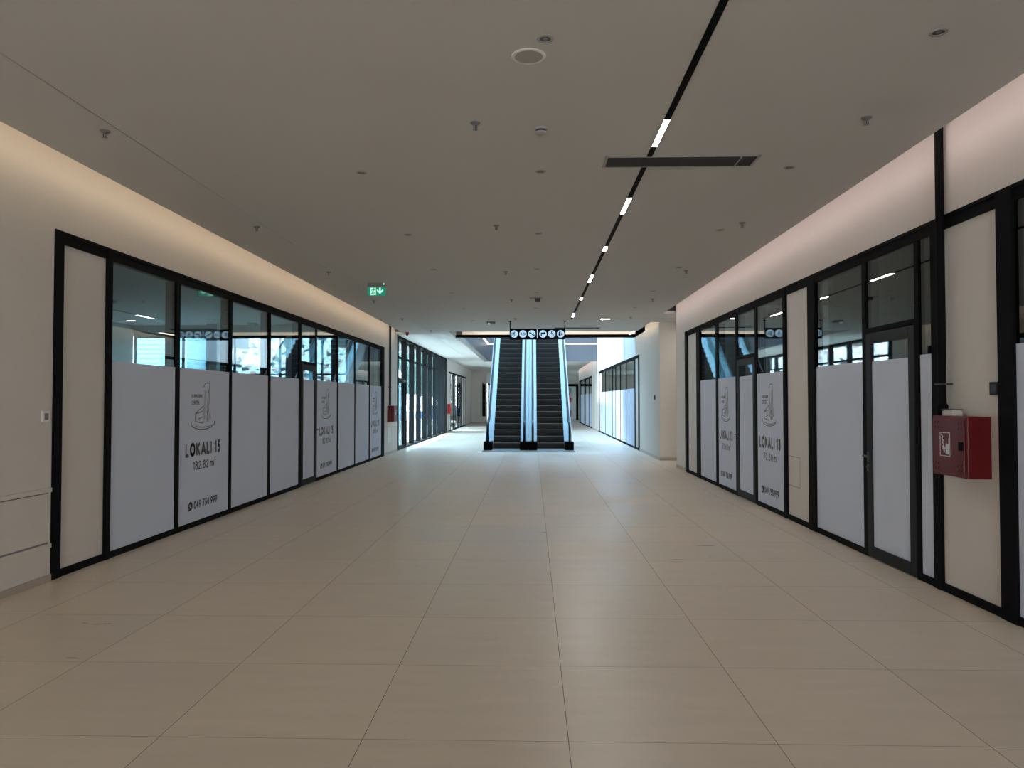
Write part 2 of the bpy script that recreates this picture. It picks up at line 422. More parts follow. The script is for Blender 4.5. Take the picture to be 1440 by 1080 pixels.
# atrium above the escalators
w = MB()
w.box(-2.40, -2.60, 24.9, 39.4, Z+.0, 9.2)
w.box(-2.60, 3.6, 39.3, 39.5, Z-.04, 9.2)
w.box(-2.61, -2.62, 24.9, 39.4, Z, H4)
struct('wall_atrium', w, M['fascia'], 'dark metal fascia around the opening above the escalators', 'wall')
w = MB()
k = 26.9; ys = [24.9, 27.75]
while ys[-1] < 39.2: ys.append(min(39.3, ys[-1]+1.16))
w.box(3.50, 3.70, 24.9, 27.72, H4, 9.2); w.box(3.50, 3.53, 24.9, 27.72, 3.16, H4)
for a, e in zip(ys[1:-1], ys[2:]): w.box(3.488, 3.70, a+.012, e-.012, 3.17, 9.2)
w.box(3.495, 3.70, 27.72, 39.3, 3.17, 9.2)
struct('wall_upper_right', w, M['white_wall'], 'bright white panelled wall above the far right shop front', 'wall')
w = MB(); w.box(-2.6, 3.49, 24.98, 25.1, Z+.012, 9.2); w.box(-2.61, -2.7, 22.6, 25.1, Z+.06, H4); w.box(3.5, 3.6, 22.75, 24.9, Z, H4)
struct('wall_slot', w, M['wall'], 'pale upstand lit by the cove before the escalator opening', 'wall')
t = MB(); t.box(-2.62, 3.49, 24.82, 24.84, Z-.005, Z+.09); t.box(-2.62, 3.49, 24.84, 25.12, Z-.005, Z+.012)
struct('trim_1', t, M['black'], 'black edge strip along the near side of the escalator opening', 'trim')
t = MB(); t.box(-2.61, -2.40, 24.95, 39.3, Z-.012, Z+.012); t.box(-2.42, -2.385, 24.95, 39.3, Z-.02, Z+.03)
struct('trim_2', t, M['alu'], 'grey metal lip along the left side of the escalator opening', 'trim')
t = MB(); t.box(-2.399, -2.34, 25.2, 39.29, 4.66, 4.72); t.box(-2.34, 3.48, 39.24, 39.299, 4.66, 4.72)
tag(t.build('light_line', M['led_line'], origin=(-2.4, 39.3, 4.66)), 'thin white light line set in the fascia above the escalators', 'light')
t = MB()
t.box(-2.7, 3.8, 24.9, 27.6, 9.2, 9.4); t.box(-2.7, 3.8, 38.6, 39.6, 9.2, 9.4); t.box(-2.7, -2.3, 27.6, 38.6, 9.2, 9.4); t.box(3.4, 3.8, 27.6, 38.6, 9.2, 9.4)
struct('ceiling_atrium', t, M['ceiling'], 'roof frame around the skylight above the escalators', 'ceiling')
t = thing('window_11', 'glazed skylight over the escalator opening', 'skylight', (.5, 33, 9.25), kind='structure')
MB().box(-2.3, 3.4, 27.6, 38.6, 9.28, 9.30).build('glass_pane', M['sky_glass'], t)
g = MB()
for y in (29.8, 32.0, 34.2, 36.4): g.box(-2.3, 3.4, y-.03, y+.03, 9.2, 9.32)
g.build('glazing_bar', M['white'], t)
t = MB(); t.box(-1.75, 1.5, 33.0, 39.3, 4.75, 5.03)
struct('floor_upper', t, M['slab'], 'upper floor landing at the top of the escalators', 'floor')

# thin joint in the ceiling along the left and the cross joint at the end of the track
t = MB(); t.box(-3.298, -3.288, -5, 36, Z-.0025, Z+.004)
struct('trim_3', t, M['alu'], 'thin metal joint strip running along the left of the ceiling', 'trim')
t = MB(); t.box(1.03, 9.0, 19.30, 19.32, Z-.002, Z+.004)
struct('trim_4', t, M['greyplastic'], 'thin grey joint crossing the ceiling to the right passage', 'trim')

# removable panel low on the left wall
t = thing('wall_panel', 'low beige access panel with two ledges on the left wall beside the shop front', 'panel', (XL, 4.5, .3))
MB().box(XL, XL+.010, 2.9, 6.55, .362, .80).build('cover', M['wall'], t)
MB().box(XL, XL+.022, 2.9, 6.585, .812, .852).build('ledge', M['wall'], t, bevel=.003)
MB().box(XL, XL+.022, 2.9, 6.585, .305, .345).build('ledge', M['wall'], t, bevel=.003)
MB().box(XL, XL+.004, 2.9, 6.58, .80, .812).box(XL, XL+.004, 2.9, 6.58, .345, .362).build('shadow_gap', M['greyplastic'], t)
MB().box(XL, XL+.012, 6.555, 6.575, .345, .812).build('end_strip', M['wall'], t)

# ------------------------------------------------------------------ shop fronts
def lettering(film, side, xf, yc, text, area, phone=True, k=1.):
    """the printed notice on a film: emblem, name of the unit, its area and the phone number"""
    sg = 1 if side == 'L' else -1
    u, v = (0, sg, 0), (0, 0, 1)
    nx = .0015*sg
    def at(du, z): return (xf+.001*sg, yc+sg*du*k, z)
    lines = MB()
    o = (xf+.0006*sg, yc, 0)
    def ln(pts, wd=.008): lines.stroke([(p[0]*k, p[1]) for p in pts], wd+.003, o, u, v, (nx, 0, 0))
    # tower
    ln([(-.02, 1.83), (.03, 1.875), (.10, 1.89), (.155, 1.885)])
    ln([(.155, 1.885), (.165, 1.80), (.175, 1.62), (.20, 1.40)], .007)
    ln([(.13, 1.80), (.105, 1.66), (.10, 1.55), (.125, 1.44), (.11, 1.35)], .007)
    ln([(.13, 1.80), (.15, 1.66), (.135, 1.55), (.165, 1.44), (.15, 1.36)], .006)
    ln([(.02, 1.78), (.02, 1.40)], .007); ln([(.055, 1.60), (.06, 1.36)], .007)
    ln([(.09, 1.50), (.115, 1.42), (.09, 1.38)], .012)
    # podium
    ln([(-.26, 1.47), (-.02, 1.575)]); ln([(-.26, 1.47), (-.26, 1.37), (-.03, 1.345)])
    ln([(-.26, 1.47), (-.05, 1.50)]); ln([(-.16, 1.40), (-.05, 1.425)]); ln([(-.02, 1.575), (-.02, 1.36)])
    pts = [(-.02+.35*math.cos(a), 1.345+.085*math.sin(a)) for a in [PI*(.93+i/20*1.14) for i in range(21)]]
    ln(pts, .009)
    pts = [(.0+.30*math.cos(a), 1.335+.045*math.sin(a)) for a in [PI*(1.2+i/12*.7) for i in range(13)]]
    ln(pts, .006)
    lines.build('emblem', M['ink'], film)
    text_mesh('lettering', 'DUKAGJINI', M['ink'], at(-.36, 1.675), u, v, .30*k, .052, film, .012)
    text_mesh('lettering', 'CENTER', M['ink'], at(-.36, 1.592), u, v, .22*k, .052, film, .012)
    drawn_text('lettering', text, M['ink'], at(-.52, .915), u, v, 1.05*k, .182, film, .245, (nx, 0, 0))
    drawn_text('lettering', area, M['ink'], at(-.31, .735), u, v, .46*k, .115, film, .13, (nx, 0, 0))
    drawn_text('lettering', 'm', M['ink'], at(.195, .735), u, v, .125*k, .115, film, .13, (nx, 0, 0))
    drawn_text('lettering', '2', M['ink'], at(.335, .815), u, v, .038*k, .062, film, .2, (nx, 0, 0))
    if phone:
        drawn_text('lettering', '049 750 999', M['inkdark'], at(-.27, .225), u, v, .70*k, .105, film, .17, (nx, 0, 0))
        ic = MB()
        cc = Vector(at(-.37, .278))
        n = 20
        ic.prism([cc+Vector(u)*.058*k*math.cos(2*PI*i/n)+Vector(v)*.058*math.sin(2*PI*i/n) for i in range(n)], (nx, 0, 0))
        ic.prism([cc+Vector(u)*k*a+Vector(v)*b_ for a, b_ in ((-.055, -.062), (-.01, -.055), (-.045, -.02))], (nx, 0, 0))
        ic.stroke([(-.355*0-.02, .022), (-.012, -.008), (.02, -.022)], .014, cc+Vector((nx*1.2, 0, 0)), Vector(u)*k, v, (nx*.4, 0, 0), 1)
        ic.build('phone_symbol', [M['inkdark'], M['film']], film)

def shopfront(name, label, side, x, segs, top, frame='black', film_top=2.06, sill=.068, head=.115, glassmat='glass', plain=False):
    """segs: (kind, y0, y1[, unit, area])"""
    sg = 1 if side == 'L' else -1            # +1: the corridor lies towards +x
    y0, y1 = min(s_[1] for s_ in segs), max(s_[2] for s_ in segs)
    t = thing(name, label, 'shop front', (x, (y0+y1)/2, 0), kind='structure')
    fr = M[frame]; inn = x-.10*sg
    MB().box(x, inn, y0, y1, top-head, top).box(x+.012*sg, x, y0, y1, top-.03, top).build('head_rail', fr, t)
    doors = [s_ for s_ in segs if s_[0] == 'door']
    sl = MB(); a = y0
    for d in doors:
        sl.box(x, inn, a, d[1], 0, sill); a = d[2]
    sl.box(x, inn, a, y1, 0, sill); sl.build('sill_rail', fr, t)
    ch = .012 if top > 3 else 0
    for s_ in segs:
        k, a, e = s_[:3]
        if k == 'post':
            MB().box(x+.012*sg, inn, a, e, 0, top-.03).build('post', M['black'], t)
        elif k == 'mullion':
            MB().box(x, inn, a, e, sill, top-head).box(x-.1*sg, x-.15*sg, a+.012, e-.012, sill, top-head).build('mullion', fr, t)
        elif k == 'panel':
            MB().box(x-.022*sg, x-.06*sg, a, e, sill, top-head+.03).build('infill_panel', M['panel'], t, 'off-white board filling one bay of the frame')
        elif k in ('glass', 'door'):
            zb = sill
            if k == 'door':
                zb = 2.36
                MB().box(x, inn, a, e, 2.355, 2.405).build('transom', fr, t)
            MB().box(x-.0145*sg, x-.030*sg, a, e, zb, top-head).build('glass_pane', M[glassmat], t)
            if k == 'glass' and film_top:
                xf = x-.012*sg
                f = MB().box(xf, xf-.002*sg, a, e, sill, film_top).build('privacy_film', M['film'], t, 'white frosted film over the lower glass')
                if len(s_) > 3:
                    lettering(f, side, xf, (a+e)/2-sg*.05+(s_[5] if len(s_) > 5 else 0), s_[3], s_[4], k=min(1., (e-a)/(1.36 if len(s_) < 6 else 1.45)))
    return t

def door(name, label, side, x, y0, y1, handle_far=True, frame='anthracite', cat='door', film_top=2.05):
    sg = 1 if side == 'L' else -1
    t = thing(name, label, cat, (x, (y0+y1)/2, 0), kind='structure')
    top, st = 2.345, .115; i0, i1 = x+.006*sg, x-.07*sg
    m_ = MB()
    m_.box(i0, i1, y0+.008, y0+st, .012, top); m_.box(i0, i1, y1-st, y1-.008, .012, top)
    m_.box(i0, i1, y0+st, y1-st, top-.11, top); m_.box(i0, i1, y0+st, y1-st, .012, .125)
    m_.build('leaf_frame', M[frame], t, bevel=.003)
    MB().box(x-.0125*sg, x-.028*sg, y0+st, y1-st, .125, top-.11).build('glass_pane', M['glass'], t)
    xf = x-.010*sg
    MB().box(xf, xf-.002*sg, y0+st, y1-st, .125, film_top).build('privacy_film', M['film'], t, 'white frosted film over the lower glass')
    yh = (y1-.05) if handle_far else (y0+.05); s2 = -1 if handle_far else 1
    h = MB()
    h.box(i0, i0+.010*sg, yh-.018, yh+.018, 1.00, 1.10)
    h.tube([(i0, yh, 1.06), (i0+.055*sg, yh, 1.06)], .011)
    h.tube([(i0+.055*sg, yh-.012*s2, 1.06), (i0+.055*sg, yh+.13*s2, 1.055)], .011)
    hd = h.build('handle', M['darkgrey'], t, bevel=.002)
    MB().box(i0, i0+.012*sg, yh-.02, yh+.02, .90, .97).tube([(i0, yh, .94), (i0+.02*sg, yh, .94)], .012).build('lock', M['darkgrey'], t)
    return t

U15, A15, U13, A13 = 'LOKALI 15', '182.82', 'LOKALI 13', '70.60'
shopfront('window_1', 'long black-framed shop front on the left wall, white film lettered LOKALI 15', 'L', XL, [
    ('post', 6.60, 6.73), ('panel', 6.73, 7.45), ('post', 7.45, 7.53), ('glass', 7.53, 8.93), ('mullion', 8.93, 9.03),
    ('glass', 9.03, 10.54, U15, A15), ('mullion', 10.54, 10.62), ('glass', 10.62, 12.11), ('mullion', 12.11, 12.21),
    ('glass', 12.21, 13.72), ('mullion', 13.72, 13.84), ('door', 13.84, 14.80), ('mullion', 14.80, 14.87),
    ('glass', 14.87, 16.43, U15, A15), ('mullion', 16.43, 16.52), ('glass', 16.52, 18.06), ('mullion', 18.06, 18.13),
    ('glass', 18.13, 19.67), ('mullion', 19.67, 19.79), ('glass', 19.79, 21.29, U15, A15), ('post', 21.29, 21.63)], 3.235)
door('door_1', 'glazed shop door in the left shop front, dark grey frame and white film', 'L', XL, 13.84, 14.80)
shopfront('window_2', 'black-framed shop front on the right wall, white film lettered LOKALI 13', 'R', XR, [
    ('post', 16.80, 17.04), ('panel', 15.86, 16.80), ('post', 15.56, 15.86), ('glass', 14.24, 15.56), ('mullion', 14.08, 14.24),
    ('glass', 12.86, 14.08, U13, A13, .03), ('mullion', 12.76, 12.86), ('door', 11.74, 12.76), ('mullion', 11.66, 11.74),
    ('glass', 10.41, 11.66, U13, A13), ('post', 10.31, 10.41), ('panel', 9.48, 10.31), ('post', 9.26, 9.48)], 3.235)
door('door_2', 'glazed shop door between two panes lettered LOKALI 13', 'R', XR, 11.74, 12.76)
shopfront('window_3', 'near right shop front with a wide plain film pane and tall door', 'R', XR, [
    ('glass', 7.95, 9.26), ('mullion', 7.86, 7.95), ('door', 6.87, 7.86), ('mullion', 6.80, 6.87), ('glass', 6.57, 6.80), ('post', 6.46, 6.57)], 3.235)
door('door_3', 'nearest glazed door on the right, dark frame, left of the red hose cabinet', 'R', XR, 6.87, 7.86)
shopfront('window_4', 'shop front at the right edge of view, board panel then filmed glass', 'R', XR, [
    ('panel', 5.65, 6.46), ('post', 5.47, 5.65), ('glass', 4.0, 5.47), ('mullion', 3.9, 4.0), ('glass', 2.6, 3.9), ('post', 2.5, 2.6)], 3.235)
shopfront('window_5', 'pale film-covered shop front beyond the escalators on the right', 'R', 3.50, [
    ('post', 23.95, 24.25), ('panel', 24.25, 25.05), ('mullion', 25.05, 25.18), ('glass', 25.18, 27.40), ('mullion', 27.40, 27.50),
    ('glass', 27.50, 29.20), ('mullion', 29.20, 29.30), ('glass', 29.30, 30.85), ('mullion', 30.85, 30.95), ('glass', 30.95, 32.05),
    ('mullion', 32.05, 32.15), ('glass', 32.15, 33.50), ('mullion', 33.50, 33.60), ('glass', 33.60, 35.15), ('mullion', 35.15, 35.25),
    ('glass', 35.25, 36.90), ('mullion', 36.90, 37.02), ('panel', 37.02, 38.30), ('post', 38.30, 38.47)], 3.15, head=.10)
shopfront('window_6', 'farthest shop front on the right with dark mullions', 'R', 3.50, [
    ('post', 42.87, 43.2), ('glass', 43.2, 45.1), ('mullion', 45.1, 45.4), ('glass', 45.4, 48.4), ('post', 48.4, 49.2), ('glass', 49.2, 53.0),
    ('post', 53.0, 53.3), ('panel', 53.3, 54.4), ('post', 54.4, 54.65)], 3.10, head=.10)
shopfront('window_7', 'clear shop window beyond the fins on the left, street outside', 'L', XL, [
    ('post', 38.47, 38.65), ('panel', 38.65, 39.42), ('mullion', 39.42, 39.48), ('glass', 39.48, 40.9), ('mullion', 40.9, 40.96), ('glass', 40.96, 41.9), ('mullion', 41.9, 41.96),
    ('glass', 41.96, 43.7), ('mullion', 43.7, 43.76), ('glass', 43.76, 45.44), ('mullion', 45.44, 45.5), ('panel', 45.5, 46.95), ('mullion', 46.95, 47.03), ('panel', 47.03, 48.45), ('post', 48.45, 48.62)],
    3.19, head=.09, film_top=0, glassmat='clear_glass')
o = bpy.data.objects['window_7']
MB().box(XL-.02, XL-.08, 39.5, 45.5, .86, .92).box(XL-.02, XL-.08, 39.5, 45.5, 2.45, 2.52).build('cross_rail', M['black'], o)

# curtain wall with deep fins
t = thing('window_8', 'tall glazed wall with deep black vertical fins on the left', 'glazed wall', (-4.6, 30.6, 0), kind='structure')
MB().box(-4.40, -4.52, 23.72, 24.0, 0, Z).build('post', M['black'], t)
for y in (25.44, 27.05, 28.70, 30.35, 31.85, 33.52, 35.09):
    MB().box(-4.40, -4.585, y, y+.09, .06, Z-.08).build('fin', M['fin'], t)
MB().box(-4.40, -4.66, 36.55, 37.75, 0, Z-.06).build('end_panel', M['fin'], t)
MB().box(-4.42, -4.72, 24.0, 36.55, 0, .06).build('sill_rail', M['anthracite'], t)
MB().box(-4.42, -4.72, 24.0, 37.75, Z-.08, Z).build('head_rail', M['black'], t)
MB().box(-4.59, -4.66, 24.0, 36.55, 3.10, 3.17).build('transom', M['fin'], t)
MB().box(-4.600, -4.615, 24.0, 36.55, .06, Z-.08).build('glass_pane', M['clear_glass'], t)
d = MB(); d.box(-4.44, -4.52, 24.02, 24.16, .03, 2.35); d.box(-4.44, -4.52, 25.26, 25.42, .03, 2.35); d.box(-4.44, -4.52, 24.02, 25.42, 2.25, 2.40); d.box(-4.44, -4.52, 24.02, 25.42, .03, .13)
t = tag(d.build('door_4', M['fin'], origin=(-4.48, 24.7, 0)), 'dark framed glass exit door in the first bay of the finned wall', 'door', kind='structure')
MB().box(-4.47, -4.49, 24.16, 25.26, .13, 2.25).build('glass_pane', M['clear_glass'], t)
MB().tube([(-4.41, 25.3, .95), (-4.38, 25.3, .95), (-4.38, 25.3, 1.45), (-4.41, 25.3, 1.45)], .014).build('pull_handle', M['dullsteel'], t)
MB().box(-4.40, -4.44, 24.9, 25.35, 2.28, 2.35).build('door_closer', M['greyplastic'], t)

# far end details
t = thing('door_5', 'white glazed end door with black frame and red print at the corridor end', 'door', (3.2, 62.9, 0), kind='structure')
MB().box(3.75, 3.95, 62.82, 63, 0, 3.0).box(1.2, 1.4, 62.82, 63, 0, 3.0).box(1.2, 3.95, 62.82, 63, 2.85, 3.05).build('door_frame', M['black'], t)
MB().box(1.4, 3.75, 62.9, 62.95, .05, 2.85).build('door_leaf', M['white_wall'], t)
MB().box(2.9, 3.35, 62.86, 62.9, 2.25, 2.72).build('glass_pane', M['glass'], t)
pr = MB()
wv = [(3.10, 2.25), (3.20, 2.30), (3.25, 2.05), (3.36, 1.75), (3.30, 1.45), (3.24, 1.32), (3.32, .95), (3.36, .60), (3.33, .25), (3.22, .18), (3.16, .55), (3.12, 1.10), (3.10, 1.6)]
pr.poly(wv, (0, 62.87, 0), (1, 0, 0), (0, 0, 1), (0, .03, 0)); pr.build('red_print', M['redcloth'], t, 'tall wavy red figure printed on the end door')
MB().poly([(3.22, 1.28), (3.36, 1.05), (3.30, .78), (3.20, .95)], (0, 62.86, 0), (1, 0, 0), (0, 0, 1), (0, .012, 0)).build('white_patch', M['white'], t)
t = thing('window_9', 'small dark-framed window at the left far end beside the escalator', 'window', (-3.0, 53, 0), kind='structure')
MB().box(-3.62, -3.56, 52.9, 53, .5, 2.95).box(-3.56, -3.40, 52.96, 53, .5, 2.85).build('window_frame', [M['black']], t)
MB().box(-3.29, -3.24, 53.6, 54.0, 0, 2.95).box(-3.29, -3.24, 56.5, 56.8, 0, 2.95).box(-3.29, -3.24, 53.6, 60, 2.8, 2.95).box(-3.29, -3.24, 53.6, 60, 1.9, 2.0).box(-3.29, -3.24, 59.8, 60, 0, 2.95).build('mullion', M['black'], t)
MB().box(-3.285, -3.27, 54, 59.8, .05, 2.8).build('glass_pane', M['clear_glass'], t)

# shop interiors
w = MB()
w.box(-12.4, -12.2, 4, 22, 0, H4); w.box(-12.4, XL-.25, 4, 4.2, 0, H4); w.box(-12.4, XL-.25, 4, 22.3, 3.95, 4.15)
w.box(-12.4, XL-.25, 22.0, 22.25, 0, .9); w.box(-12.4, XL-.25, 22.0, 22.25, 3.62, 3.95)
w.box(-5.6, XL-.25, 22.0, 22.25, 0, 3.95)
for x in (-9.6, -7.2): w.box(x-.16, x+.16, 21.6, 22.0, 0, 3.95)
struct('wall_shop_left', w, M['shopwall'], 'bare grey interior walls of the empty left shop', 'wall')
t = thing('window_10', 'outer window of the empty left shop, seen through its glass front', 'window', (-8.9, 22.1, .9), kind='structure')
f = MB()
for x in (-12.2, -10.7, -9.1, -7.7, -6.4, -5.65): f.box(x-.03, x+.03, 22.08, 22.16, .9, 3.62)
f.box(-12.2, -5.6, 22.08, 22.16, .9, .96); f.box(-12.2, -5.6, 22.08, 22.16, 3.56, 3.62); f.box(-12.2, -5.6, 22.08, 22.16, 2.42, 2.47)
f.build('window_frame', M['anthracite'], t)
MB().box(-12.2, -5.6, 22.11, 22.12, .96, 3.56).build('glass_pane', M['tint_glass'], t)
w = MB()
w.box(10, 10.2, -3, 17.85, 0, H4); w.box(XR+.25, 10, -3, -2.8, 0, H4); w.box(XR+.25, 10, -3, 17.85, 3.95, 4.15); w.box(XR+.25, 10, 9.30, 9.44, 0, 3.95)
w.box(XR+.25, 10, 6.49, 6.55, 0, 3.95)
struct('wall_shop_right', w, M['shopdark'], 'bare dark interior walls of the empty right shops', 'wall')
w = MB()
w.box(7.5, 7.7, 20.4, 55, 0, H4); w.box(3.75, 7.5, 20.4, 55, 3.95, 4.1); w.box(3.75, 7.5, 40.4, 40.6, 0, 3.95); w.box(3.75, 7.5, 23.6, 23.8, 0, 3.95)
struct('wall_shop_far', w, M['shopwall'], 'bare interior walls of the far right shops', 'wall')

# ------------------------------------------------------------------ cove lighting
def led(name, label, mb, mat, org):
    return tag(mb.build(name, M[mat], origin=org), label, 'light', 'hidden strip lights in the ceiling coves')
led('cove_light', 'warm strip light hidden in the cove along the left wall', MB().box(-4.13, -4.11, -1.5, 23.3, Z+.05, Z+.08), 'led_warm', (-4.12, 6, Z+.05))
led('cove_light', 'rose-white strip light hidden in the cove along the right wall', MB().box(3.25, 3.27, -1.5, 18.1, Z+.05, Z+.08), 'led_pink', (3.26, 4, Z+.05))
led('cove_light', 'strip light hidden behind the black edge of the escalator opening', MB().box(-2.55, 3.45, 24.86, 24.88, Z+.02, Z+.035), 'led_slot', (0, 24.86, Z+.02))
led('cove_light', 'short strip light hidden in the cove beyond the side passage', MB().box(3.26, 3.28, 20.3, 24.6, Z+.05, Z+.08), 'led_warm', (3.27, 22, Z+.05))
led('cove_light', 'strip light hidden in the cove at the far right end', MB().box(3.26, 3.28, 39.6, 55, Z+.05, Z+.08), 'led_pink', (3.27, 47, Z+.05))
led('cove_light', 'strip light hidden in the slot at the far end wall', MB().box(-4.3, -3.3, 51.42, 51.44, Z+.05, Z+.08), 'led_pink', (-3.8, 51.4, Z+.05))

# ceiling track with lit bars
t = thing('ceiling_track_light', 'long black ceiling track with glowing linear lamps, right of centre', 'track light', (1.035, 8, Z))
MB().box(1.012, 1.056, -6, 6.42, Z-.012, Z).box(1.012, 1.056, 6.72, 19.295, Z-.012, Z).build('track', M['black'], t)
for a, e in ((5.57, 6.16), (7.74, 8.38), (10.20, 10.46), (12.51, 13.26), (15.27, 15.55), (18.0, 18.77)):
    MB().box(1.014, 1.054, a, e, Z-.0126, Z-.0115).build('light_bar', M['led_spot' if e-a < .4 else 'led_white'], t, 'glowing linear lamp')
for x in (4.6, 6.6, 8.6):  # unseen lamps added to brighten the side passage
    t = thing('ceiling_light', 'added bar light brightening the side passage, unseen round the corner', 'light', (x, 19.31, Z), 'added side passage bar lights')
    MB().box(x-.32, x+.32, 19.28, 19.34, Z-.012, Z+.002).build('housing', M['white'], t)
    MB().box(x-.30, x+.30, 19.285, 19.335, Z-.0126, Z-.0115).build('diffuser', M['led_white'], t)
t = thing('ceiling_light', 'short bright bar light in the ceiling joint near the side passage', 'light', (1.93, 19.31, Z))
MB().box(1.80, 2.06, 19.28, 19.34, Z-.01, Z+.002).build('housing', M['white'], t)
MB().box(1.82, 2.04, 19.285, 19.335, Z-.0106, Z-.0095).build('diffuser', M['led_white'], t)

# ------------------------------------------------------------------ ceiling fittings
def sprinkler(loc):
    x, y, z = loc
    t = thing('sprinkler', 'x', 'sprinkler', loc)
    MB().lathe([(.040, z), (.040, z-.004), (.028, z-.014), (.012, z-.016)], x, y, 20).build('rosette', M['greyplastic'], t, smooth=True)
    h = MB(); h.tube([(x, y, z-.012), (x, y, z-.024)], .010, 10)
    h.tube([(x-.012, y, z-.022), (x-.015, y, z-.034), (x-.004, y, z-.050)], .004, 6)
    h.tube([(x+.012, y, z-.022), (x+.015, y, z-.034), (x+.004, y, z-.050)], .004, 6)
    h.build('body', M['greyplastic'], t)
    MB().tube([(x, y, z-.024), (x, y, z-.047)], .004, 6).build('bulb', M['darkgrey'], t)
    MB().lathe([(.006, z-.047), (.021, z-.051), (.021, z-.054), (.004, z-.054)], x, y, 16).build('deflector', M['greyplastic'], t)
    return t
ORD = ['nearest', 'second', 'third', 'fourth', 'fifth', 'sixth', 'seventh', 'eighth']
first = None
for x, nm, ys_ in ((-3.41, 'in the row beside the left cove', (5.70, 8.92, 12.12, 15.6, 19.05)), (-.44, 'in the row left of the ceiling centre', (5.62, 8.95, 12.17, 15.55, 19.1)), (2.55, 'in the row beside the right cove', (5.6, 8.9, 12.14, 15.53, 18.97))):
    for i, y in enumerate(ys_):
        lab = 'small pendent sprinkler head, %s %s' % (ORD[i]+(' one' if i == 0 else ' from the front'), nm)
        if first is None: first = sprinkler((x, y, Z)); first['label'] = lab; first['group'] = 'sprinkler heads on the ceiling'
        else: place(first, (x, y, Z), lab, 'sprinkler heads on the ceiling')
place(first, (-3.11, 22.34, Z), 'small sprinkler head on the ceiling by the red siren and fins', 'sprinkler heads on the ceiling')

def downlight(loc):
    x, y, z = loc
    t = thing('downlight', 'x', 'downlight', loc)
    MB().lathe([(.034, z), (.034, z-.006), (.050, z-.005), (.054, z)], x, y, 28).build('trim_ring', M['lightgrey'], t, smooth=True)
    MB().lathe([(.002, z-.001), (.034, z-.001), (.034, z-.002), (.002, z-.002)], x, y, 28).build('lamp', M['darkgrey'], t)
    MB().lathe([(.002, z-.002), (.016, z-.002), (.013, z-.005), (.002, z-.006)], x, y, 16).build('lens', M['greyplastic'], t)
    return t
first = None
for x, nm, ys_ in ((-1.61, 'in the left row', (6.82, 9.41, 11.95, 14.57, 17.08, 19.68)), (.08, 'in the centre row', (4.31, 6.84, 9.39, 11.94, 14.54, 17.0)), (2.38, 'in the right row', (4.3, 6.78, 9.27, 11.88, 14.42, 17.0))):
    for i, y in enumerate(ys_):
        lab = 'round unlit recessed downlight, %s %s' % (ORD[i]+(' one' if i == 0 else ' from the front'), nm)
        if first is None: first = downlight((x, y, Z)); first['label'] = lab; first['group'] = 'unlit downlights in the ceiling'
        else: place(first, (x, y, Z), lab, 'unlit downlights in the ceiling')

t = thing('ceiling_speaker', 'large round flush loudspeaker with grey grille in the ceiling', 'speaker', (-.02, 4.53, Z))
MB().lathe([(.088, Z), (.088, Z-.008), (.103, Z-.006), (.108, Z)], -.02, 4.53, 40).build('rim', M['white'], t, smooth=True)
MB().lathe([(.002, Z-.006), (.088, Z-.006), (.088, Z), (.002, Z)], -.02, 4.53, 40).build('grille', M['lightgrey'], t)
t = thing('smoke_detector', 'white domed smoke detector on the ceiling behind the large speaker', 'smoke detector', (.07, 5.74, Z))
MB().lathe([(.050, Z), (.050, Z-.014), (.044, Z-.018)], .07, 5.74, 28).build('base', M['offwhite'], t, smooth=True)
MB().lathe([(.040, Z-.018), (.040, Z-.034)], .07, 5.74, 28).build('vent_band', M['darkgrey'], t)
MB().lathe([(.046, Z-.034), (.044, Z-.042), (.030, Z-.050), (.004, Z-.053)], .07, 5.74, 28).build('dome', M['offwhite'], t, smooth=True)
t = thing('ceiling_access_point', 'flat grey box fitting with small lamp on the ceiling left of the hanging sign', 'ceiling unit', (-1.13, 19.97, Z))
MB().box(-1.245, -1.015, 19.87, 20.07, Z-.055, Z).build('housing', M['greyplastic'], t, bevel=.01)
MB().box(-1.21, -1.15, 19.866, 19.872, Z-.075, Z-.05).build('lamp', M['exit_white'], t)
t = thing('ceiling_sensor', 'dark box sensor on a flat plate at the middle of the ceiling', 'sensor', (.11, 15.35, Z))
MB().box(-.05, .22, 15.26, 15.44, Z-.008, Z).build('plate', M['lightgrey'], t)
MB().box(.06, .17, 15.29, 15.41, Z-.075, Z-.008).build('housing', M['darkgrey'], t, bevel=.01)
t = thing('ceiling_siren', 'small red fire alarm siren on the ceiling by the finned glass wall', 'alarm', (-3.94, 22.9, Z))
MB().lathe([(.052, Z), (.052, Z-.035), (.046, Z-.04)], -3.94, 22.9, 24).build('base', M['redbright'], t, smooth=True)
MB().lathe([(.044, Z-.04), (.044, Z-.08), (.030, Z-.105), (.004, Z-.11)], -3.94, 22.9, 24).build('sounder', M['red'], t, smooth=True)

def vent(name, label, x0, x1, y0, y1):
    t = thing(name, label, 'air vent', ((x0+x1)/2, (y0+y1)/2, Z), 'linear air vents')
    MB().box(x0, x1, y0, y0+.028, Z-.010, Z).box(x0, x1, y1-.028, y1, Z-.010, Z).box(x0, x0+.028, y0, y1, Z-.010, Z).box(x1-.028, x1, y0, y1, Z-.010, Z).build('frame', M['lightgrey'], t, bevel=.003)
    MB().box(x0+.02, x1-.02, y0+.02, y1-.02, Z-.003, Z).build('backing', M['black'], t)
    n = 6
    for i in range(n):
        y = y0+.04+(y1-y0-.08)*(i+.5)/n
        MB().prism([(x0+.03, y-.010, Z-.004), (x0+.03, y-.006, Z-.004), (x0+.03, y+.012, Z-.017), (x0+.03, y+.008, Z-.019)], (x1-x0-.06, 0, 0)).build('blade', M['darkgrey'], t)
    xb = x1-.17
    MB().box(xb-.004, xb+.004, y0+.02, y1-.02, Z-.020, Z-.003).build('divider', M['lightgrey'], t)
